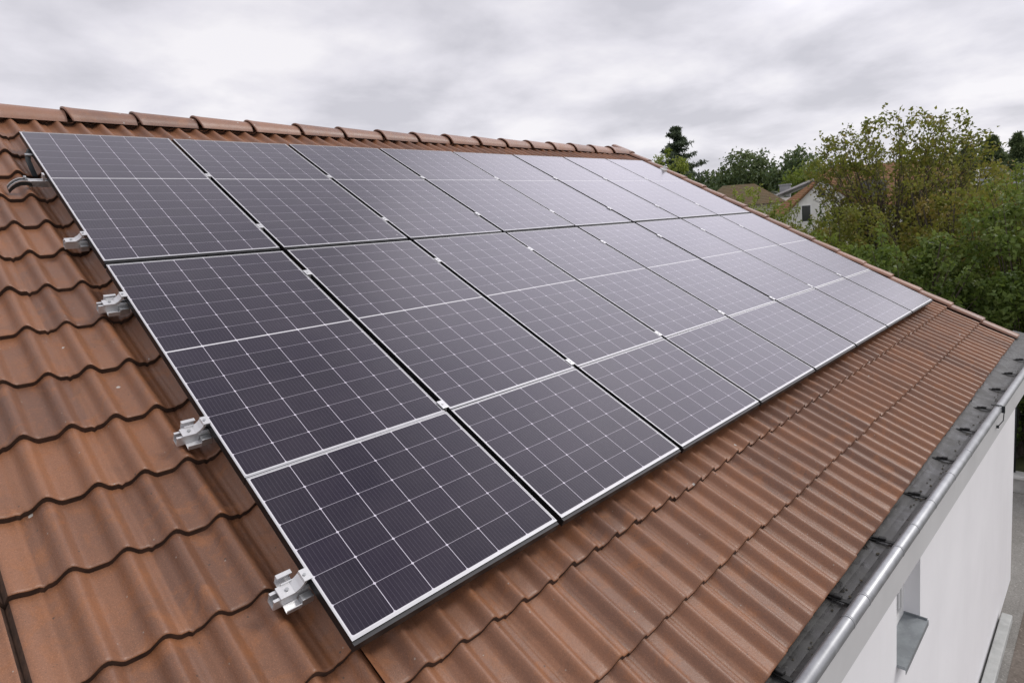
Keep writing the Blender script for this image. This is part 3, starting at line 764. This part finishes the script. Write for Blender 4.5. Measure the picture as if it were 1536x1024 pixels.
# the airy tree with thin branches
shrub('olive bush with rusty leaves between the airy tree and the gable house ridge', (28.6, -1.0, 0), 1.9, 1.9, 6.75, L_OLIVE, 24, .10, 280, 32, .45)
shrub('green bush in front of the right grey roofed house', (27.5, -3.4, 0), 1.6, 1.8, 6.3, L_GREEN, 25, .10, 260, 32, .45)
shrub('olive bush low in front of the white gable wall', (30.0, 3.1, 0), 1.5, 1.4, 5.25, L_OLIVE, 26, .10, 160, 22, .5)
def fan_tree(seed, top, rx, zc_, n_main):
    """thin stems fanning out of the scrub to an uneven dome, with twigs and loose leaves"""
    R = random.Random(seed); segs, P, Tn = [], [], []
    trunk = Vector((0, 0, 1.6)); segs.append((Vector((0, 0, 0)), trunk, .16, .13))
    for i in range(n_main):
        t = 2.39996*i + R.uniform(-.3, .3); e_ = math.asin(min(.985, .22 + .78*(i+.5)/n_main))
        k = R.uniform(.93, 1.04)
        end = Vector((rx*math.cos(e_)**.6*math.cos(t)*k, rx*math.cos(e_)**.6*math.sin(t)*k, zc_ + (top-zc_)*math.sin(e_)**.8*k))
        c1 = trunk + Vector((end.x*.22, end.y*.22, (end.z-1.6)*.45)); pts = []
        for j in range(9):
            u = j/8; q = trunk*(1-u)**2 + c1*2*u*(1-u) + end*u*u; q = q + Vector((R.gauss(0, .04), R.gauss(0, .04), R.gauss(0, .03)))*(j > 0); pts.append(q)
        r = .055
        for j in range(8):
            segs.append((pts[j], pts[j+1], r*(1.05-j/8), r*(1.05-(j+1)/8)))
            if j >= 2:
                for _ in range(3 if j > 3 else 2):
                    d = (pts[j+1]-pts[j]).normalized(); a = Vector((R.gauss(0, 1), R.gauss(0, 1), R.gauss(.2, .5))); a = (a-d*a.dot(d)).normalized(); w = (d*.8+a*R.uniform(.5, 1.0)).normalized()
                    L = R.uniform(.35, .95)*(1.15-j/14); p = pts[j].lerp(pts[j+1], R.random()); q = p + w*L; segs.append((p, q, .011, .004))
                    m = 5 if q.z < zc_+.55*(top-zc_) else 4
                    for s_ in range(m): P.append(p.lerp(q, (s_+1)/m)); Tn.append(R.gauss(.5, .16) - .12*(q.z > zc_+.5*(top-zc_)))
    return segs, P, Tn
segs, P, Tn = fan_tree(5, 8.55, 2.75, 5.3, 84)
R = random.Random(1); kp = [i for i, q in enumerate(P) if q.z > 6.75 or R.random() < .33]; P = [P[i] for i in kp]; Tn = [Tn[i]+.12 for i in kp]      # leaves thin out low down
plant('tree', 'airy olive green tree with thin fanning branches standing in front of the gable house', 'tree', None, (23.4, -.8, 0), segs,
      [leaves(P, .15, 4, .135, Tn, up=.15)], L_OLIVE, 'crown', 'trunk', rz=.4)

segs, P, Tn = fan_tree(9, 5.75, 1.2, 4.2, 7)
plant('tree', 'thin loose leaved sapling in front of the white gable wall', 'tree', None, (22.6, .75, 0), segs,
      [leaves(P, .15, 3, .13, Tn, up=.15)], L_GREEN, 'crown', 'trunk', rz=1.4)

# conifer
def conifer(name, label, loc, h, rad, seed, lm, cl=.16, group=None, levels=26, z0=.12, dens=1.0):
    R = random.Random(seed); segs = [((0, 0, 0), (0, 0, h*.96), h*.016, .02)]; P, D, Tt = [], [], []
    for l in range(levels):
        f = z0 + (1-z0)*(l/levels)**.92; z = h*f; Lb = rad*(1-f)**.78*R.uniform(.75, 1.12)+.12
        for k in range(R.choice((4, 5, 5, 6))):
            a = R.uniform(0, 6.28); L = Lb*R.uniform(.62, 1.12)
            p = Vector((0, 0, z+R.uniform(-.12, .12))); n = 6
            for i in range(n):
                t = (i+1)/n; q = Vector((math.cos(a)*L*t, math.sin(a)*L*t, z - L*.42*t + L*.40*t*t + R.gauss(0, .03)))
                segs.append((p, q, .03*(1.1-t), .03*(1.05-t))); 
                for _ in range(int(7*dens)):
                    w = R.gauss(0, .13*L*(1.1-t*.6)); P.append(p.lerp(q, R.random()) + Vector((-math.sin(a)*w, math.cos(a)*w, R.gauss(-.05, .04)))); Tt.append(.25+.55*t+R.gauss(0, .12))
                p = q
    c = np.array([tuple(q) for q in P]); v, f, t = leaves(c, cl*.45, 3, cl*1.9, np.clip(Tt, 0, 1), .28, .2)
    return plant(name, label, 'conifer', group, loc, segs, [(v, f, t)], lm, 'crown', 'trunk')
conifer('conifer_tree', 'tall dark conifer with drooping tiers standing alone against the sky', (51.3, 23.05, 0), 14.4, 6.8, 4, L_CONIF, .16, None, 17, .45, 1.6)

# broadleaf trees further off
def broad(label, loc, h, rad, lm, seed, size, clumps=190, per=26, tint=.45, group='trees on the skyline', flat=.8, name='tree', cat='tree'):
    R = random.Random(seed); zc_ = h*.6; rz_ = h*.4
    p = crownpts(clumps, rad, rad, rz_, zc_, seed, .4, .5)
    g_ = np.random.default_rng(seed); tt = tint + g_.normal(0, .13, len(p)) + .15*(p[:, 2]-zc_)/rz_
    segs = [((0, 0, 0), (0, 0, h*.42), h*.022, h*.016)]
    for i in range(10):
        q = Vector(p[R.randrange(len(p))]); a = Vector((0, 0, h*R.uniform(.25, .45))); m_ = a.lerp(q, .55)+Vector((0, 0, -.03*h)); segs += [(a, m_, h*.009, h*.005), (m_, q, h*.005, h*.002)]
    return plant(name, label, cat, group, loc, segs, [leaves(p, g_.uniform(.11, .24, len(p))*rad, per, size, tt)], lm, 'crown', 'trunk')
broad('round topped green tree standing above the brown hipped roof', (76.7, 28.1, 0), 13.4, 3.7, L_FAR, 31, .42, 320, 40, .62)
broad('domed green tree left of the airy tree, behind the gable house', (74.2, 21.1, 0), 11.9, 4.2, L_FAR, 32, .42, 320, 40, .5)
broad('green tree rising behind the ridge of the gable house', (65.5, 16.2, 0), 11.0, 3.4, L_GREEN, 33, .36, 260, 36, .45)
conifer('conifer_tree', 'small dark pointed conifer between the two domed trees', (87.4, 28.5, 0), 11.2, 2.4, 35, L_CONIF, .22, 'trees on the skyline', 20, .15, .7)
FARL = ['far tree right of the lone conifer, leftmost of the distant row', 'far tree second in the distant row right of the lone conifer', 'far tree just left of the round topped tree', 'far tree directly behind the round topped tree', 'far tree right behind the round topped tree', 'far tree in the dip beside the small pointed conifer', 'far tree behind the small pointed conifer', 'far tree behind the left domed tree', 'far tree seen over the hipped roof', 'far tree at the left foot of the lone conifer', 'far tree behind the airy tree', 'far tree behind the airy tree on its right side']
FARP = [(92.2, 44.0, 13.0), (94.0, 41.3, 12.6), (95.0, 38.6, 12.3), (97.0, 36.8, 12.8), (99.0, 34.8, 12.2), (101.0, 33.0, 11.6), (103.0, 31.0, 11.4), (104.0, 28.4, 11.8), (80.0, 32.5, 10.2), (88.0, 47.0, 12.8), (96.0, 21.0, 11.0), (98.0, 13.0, 11.0)]
for i, ((x, y, h), lb) in enumerate(zip(FARP, FARL)):
    broad('dark green ' + lb, (x, y, 0), h, 4.3, L_FAR, 40+i, .55, 240, 34, .30+.06*(i % 3))
# dark pines at the right end of the skyline
PL = ['dark pine on the skyline, leftmost of the group at the right edge', 'dark pine on the skyline, tallest of the group at the right edge', 'dark pine on the skyline with a lone tip at the right edge', 'dark pine low between the others at the right edge', 'green rounded tree closing the skyline at the right edge']
for i, (x, y, h, r) in enumerate([(50.5, 1.3, 8.7, 2.1), (46.9, -.5, 9.15, 2.3), (44.8, -1.9, 8.6, 1.6), (49.5, -1.6, 8.4, 2.4)]):
    conifer('pine_tree', PL[i], (x, y, 0), h+(.35, .1, .45, -.2)[i], r*1.25, 60+i, L_FAR, .10, 'pines on the right skyline', 34, .4, 1.5)
broad(PL[4], (39.5, -3.2, 0), 7.6, 1.8, L_GREEN, 66, .16, 200, 28, .4)
broad('dark green tree filling the skyline behind the pines', (56, 2.2, 0), 8.6, 4.2, L_FAR, 67, .36, 260, 36, .3)
broad('dark green tree behind the lone tipped pine', (57, -.8, 0), 8.6, 3.4, L_FAR, 69, .36, 240, 36, .3)
broad('dark green tree behind the right grey roofed house', (58, -3.2, 0), 8.4, 4.2, L_FAR, 68, .36, 260, 36, .3)

# ------------------------------------------------------------------ neighbouring houses
def roof_mat(name, a, b_):
    k = Mat(name); g = k.geo(); n = k.noise(.7, 6, .7, g, .5); f = k.noise(7, 4, .7, g)
    c = k.mixc(k.step(n, .35, .65), a, b_); c = k.mixc(k.math('MULTIPLY', k.step(f, .45, .65), .45), c, tuple(x*.5 for x in a))
    br = k.add('ShaderNodeTexBrick', {'Scale': 1.0}); k.base(c, .85); 
    wv = k.add('ShaderNodeTexWave', {'Scale': 2.6}, wave_type='BANDS', bands_direction='Z'); k.set(wv.inputs['Vector'], g); k.bump(k.math('ADD', wv.outputs[1], f), .5, .05); return k.m
R_ORANGE = roof_mat('old_orange_tiles', (.26, .115, .052), (.17, .11, .05))
R_MOSS = roof_mat('mossy_brown_tiles', (.13, .075, .032), (.095, .080, .030))
M_PLAST = plain('pale_plaster', (.78, .77, .74), .9, 0, .12, 1.2)
M_PALER = plain('pale_sheet_roof', (.55, .55, .57), .5, .2, .12, 1.5)
M_GREYR = plain('grey_roof', (.16, .17, .175), .8, 0, .25, 1.5)
M_WDARK = plain('dark_window', (.03, .033, .035), .15, 0, .2, 1, .7)
def orient(o, ang): o.rotation_euler = (0, 0, ang)
def gable_block(parent, w, d, ze, zr_, wallm, roofm, over=.25, th=.14, names=('wall', 'roof')):
    """gable faces local -y, ridge runs along +y; width w about x=0"""
    b = B(); h = w/2
    b.prism([(-h, 0), (h, 0), (h, ze), (0, zr_-.03), (-h, ze)], (0, 0, 0), (0, 1, 0), (1, 0, 0), (0, 0, 1), d); b.done(names[0], wallm, parent)
    sl = (zr_-ze)/h; e = h+over; b = B()
    b.prism([(-e, ze-over*sl), (0, zr_), (e, ze-over*sl), (e, ze-over*sl+th), (0, zr_+th*1.2), (-e, ze-over*sl+th)], (0, -over, 0), (0, 1, 0), (1, 0, 0), (0, 0, 1), d+2*over); return b.done(names[1], roofm, parent)
def win(parent, x, z, w, h, y=-.03):
    b = B(); t = .07; b.box((x-w/2-t, y, z-t), (x+w/2+t, y+.06, z)); b.box((x-w/2-t, y, z+h), (x+w/2+t, y+.06, z+h+t)); b.box((x-w/2-t, y, z), (x-w/2, y+.06, z+h)); b.box((x+w/2, y, z), (x+w/2+t, y+.06, z+h)); f = b.done('window', M_WHITEP, parent)
    b = B(); b.box((x-w/2, y+.01, z), (x+w/2, y+.05, z+h)); b.done('pane', M_WDARK, f)
# gable house: front wing towards us, main block behind
face = math.atan2(7.5+6.4, 41.8+.95)           # view direction towards it
gh = tag(empty('gable_house', (41.84, 7.5, 0), (0, 0, face-math.pi/2)), 'white gabled house with an orange brown tiled roof half hidden by the airy tree', 'house')
gable_block(gh, 4.5, 4.5, 5.45, 7.6, M_PLAST, R_ORANGE, over=.18)
win(gh, -.02, 6.45, .42, .6); win(gh, -.95, 5.0, .5, 1.0); win(gh, 1.0, 4.7, .7, 1.0)
b = B(); b.box((-2.9, 1.8, 0), (8.6, 8.2, 5.75)); b.done('main_wall', M_PLAST, gh)
b = B(); q = [(-3.5, 1.35, 5.6), (9.2, 1.35, 5.6), (9.2, 8.65, 5.6), (-3.5, 8.65, 5.6)]; ra, rb = (.75, 5, 8.55), (6.6, 5, 8.3)
b.face([q[0], q[1], rb, ra]); b.face([q[1], q[2], rb]); b.face([q[2], q[3], ra, rb]); b.face([q[3], q[0], ra]); b.face(q[::-1]); b.done('main_roof', R_ORANGE, gh)
b = B(); b.box((2.3, 1.9, 6.2), (3.7, 3.4, 7.3)); b.done('dormer', M_GREYR, gh)
# hipped house
hh = tag(empty('hipped_house', (45.6, 14.6, 0), (0, 0, math.radians(24)-math.pi/2)), 'house with a mossy brown hipped roof seen over the lime green bush', 'house')
b = B(); b.box((-2.6, -1.8, 0), (2.6, 3.4, 6.6)); b.done('wall', M_PLAST, hh)
b = B(); pts = [(-3.1, -2.3, 6.45), (3.1, -2.3, 6.45), (3.1, 3.9, 6.45), (-3.1, 3.9, 6.45)]; rl, rr = (-1.25, .8, 8.12), (1.05, .8, 8.05)
b.face([pts[0], pts[1], rr, rl]); b.face([pts[1], pts[2], rr]); b.face([pts[2], pts[3], rl, rr]); b.face([pts[3], pts[0], rl]); b.face(pts[::-1]); b.done('roof', R_MOSS, hh)
# pale-roofed building behind the gable house
ph = tag(empty('shed', (53.0, 12.9, 0), (0, 0, math.radians(15)-math.pi/2)), 'building with a pale sheet metal roof behind the gable house', 'shed')
b = B(); b.box((-1.6, 0, 0), (1.6, 5, 6.9)); b.done('wall', M_PLAST, ph)
b = B(); b.prism([(-2.1, 7.0), (1.0, 8.05), (3.0, 7.3), (3.0, 7.4), (1.0, 8.2), (-2.1, 7.12)], (0, -.3, 0), (0, 1, 0), (1, 0, 0), (0, 0, 1), 5.6); b.done('roof', M_PALER, ph)
# grey-roofed house with a grey chimney block
gg = tag(empty('grey_house', (58.2, 17.2, 0), (0, 0, math.radians(16)-math.pi/2)), 'dull grey roofed house with a square grey chimney, beside the hipped roof', 'house')
gable_block(gg, 6.5, 6, 6.0, 7.6, M_PLAST, plain('mossy_grey_roof', (.10, .115, .075), .9, 0, .25, 1.5))
b = B(); b.box((.6, .2, 6.4), (1.5, 1.1, 8.15), bev=.03); b.box((.52, .12, 8.15), (1.58, 1.18, 8.27)); b.done('chimney', plain('grey_render', (.30, .30, .31), .85, 0, .1, 2), gg)
# right-hand grey-roofed house
rh = tag(empty('grey_house', (43.2, -2.6, -.35), (0, 0, math.radians(6)-math.pi/2)), 'grey roofed house with a pale roof edge at the right picture edge', 'house')
b = B(); b.box((-2.4, 0, 0), (4.5, 5, 6.6)); b.done('wall', M_PLAST, rh)
b = B(); b.prism([(0, 6.5), (2.4, 7.55), (5, 6.5), (5, 6.35), (0, 6.35)], (-2.2, -.6, 0), (1, 0, 0), (0, 1, 0), (0, 0, 1), 7); b.done('roof', M_GREYR, rh)
b = B(); b.prism([(-.05, 6.4), (2.4, 7.53), (2.4, 7.66), (-.05, 6.52)], (-2.36, -.6, 0), (1, 0, 0), (0, 1, 0), (0, 0, 1), .16); b.box((-2.2, 1.72, 7.56), (4.8, 1.88, 7.66)); b.done('roof_edge', M_PALER, rh)
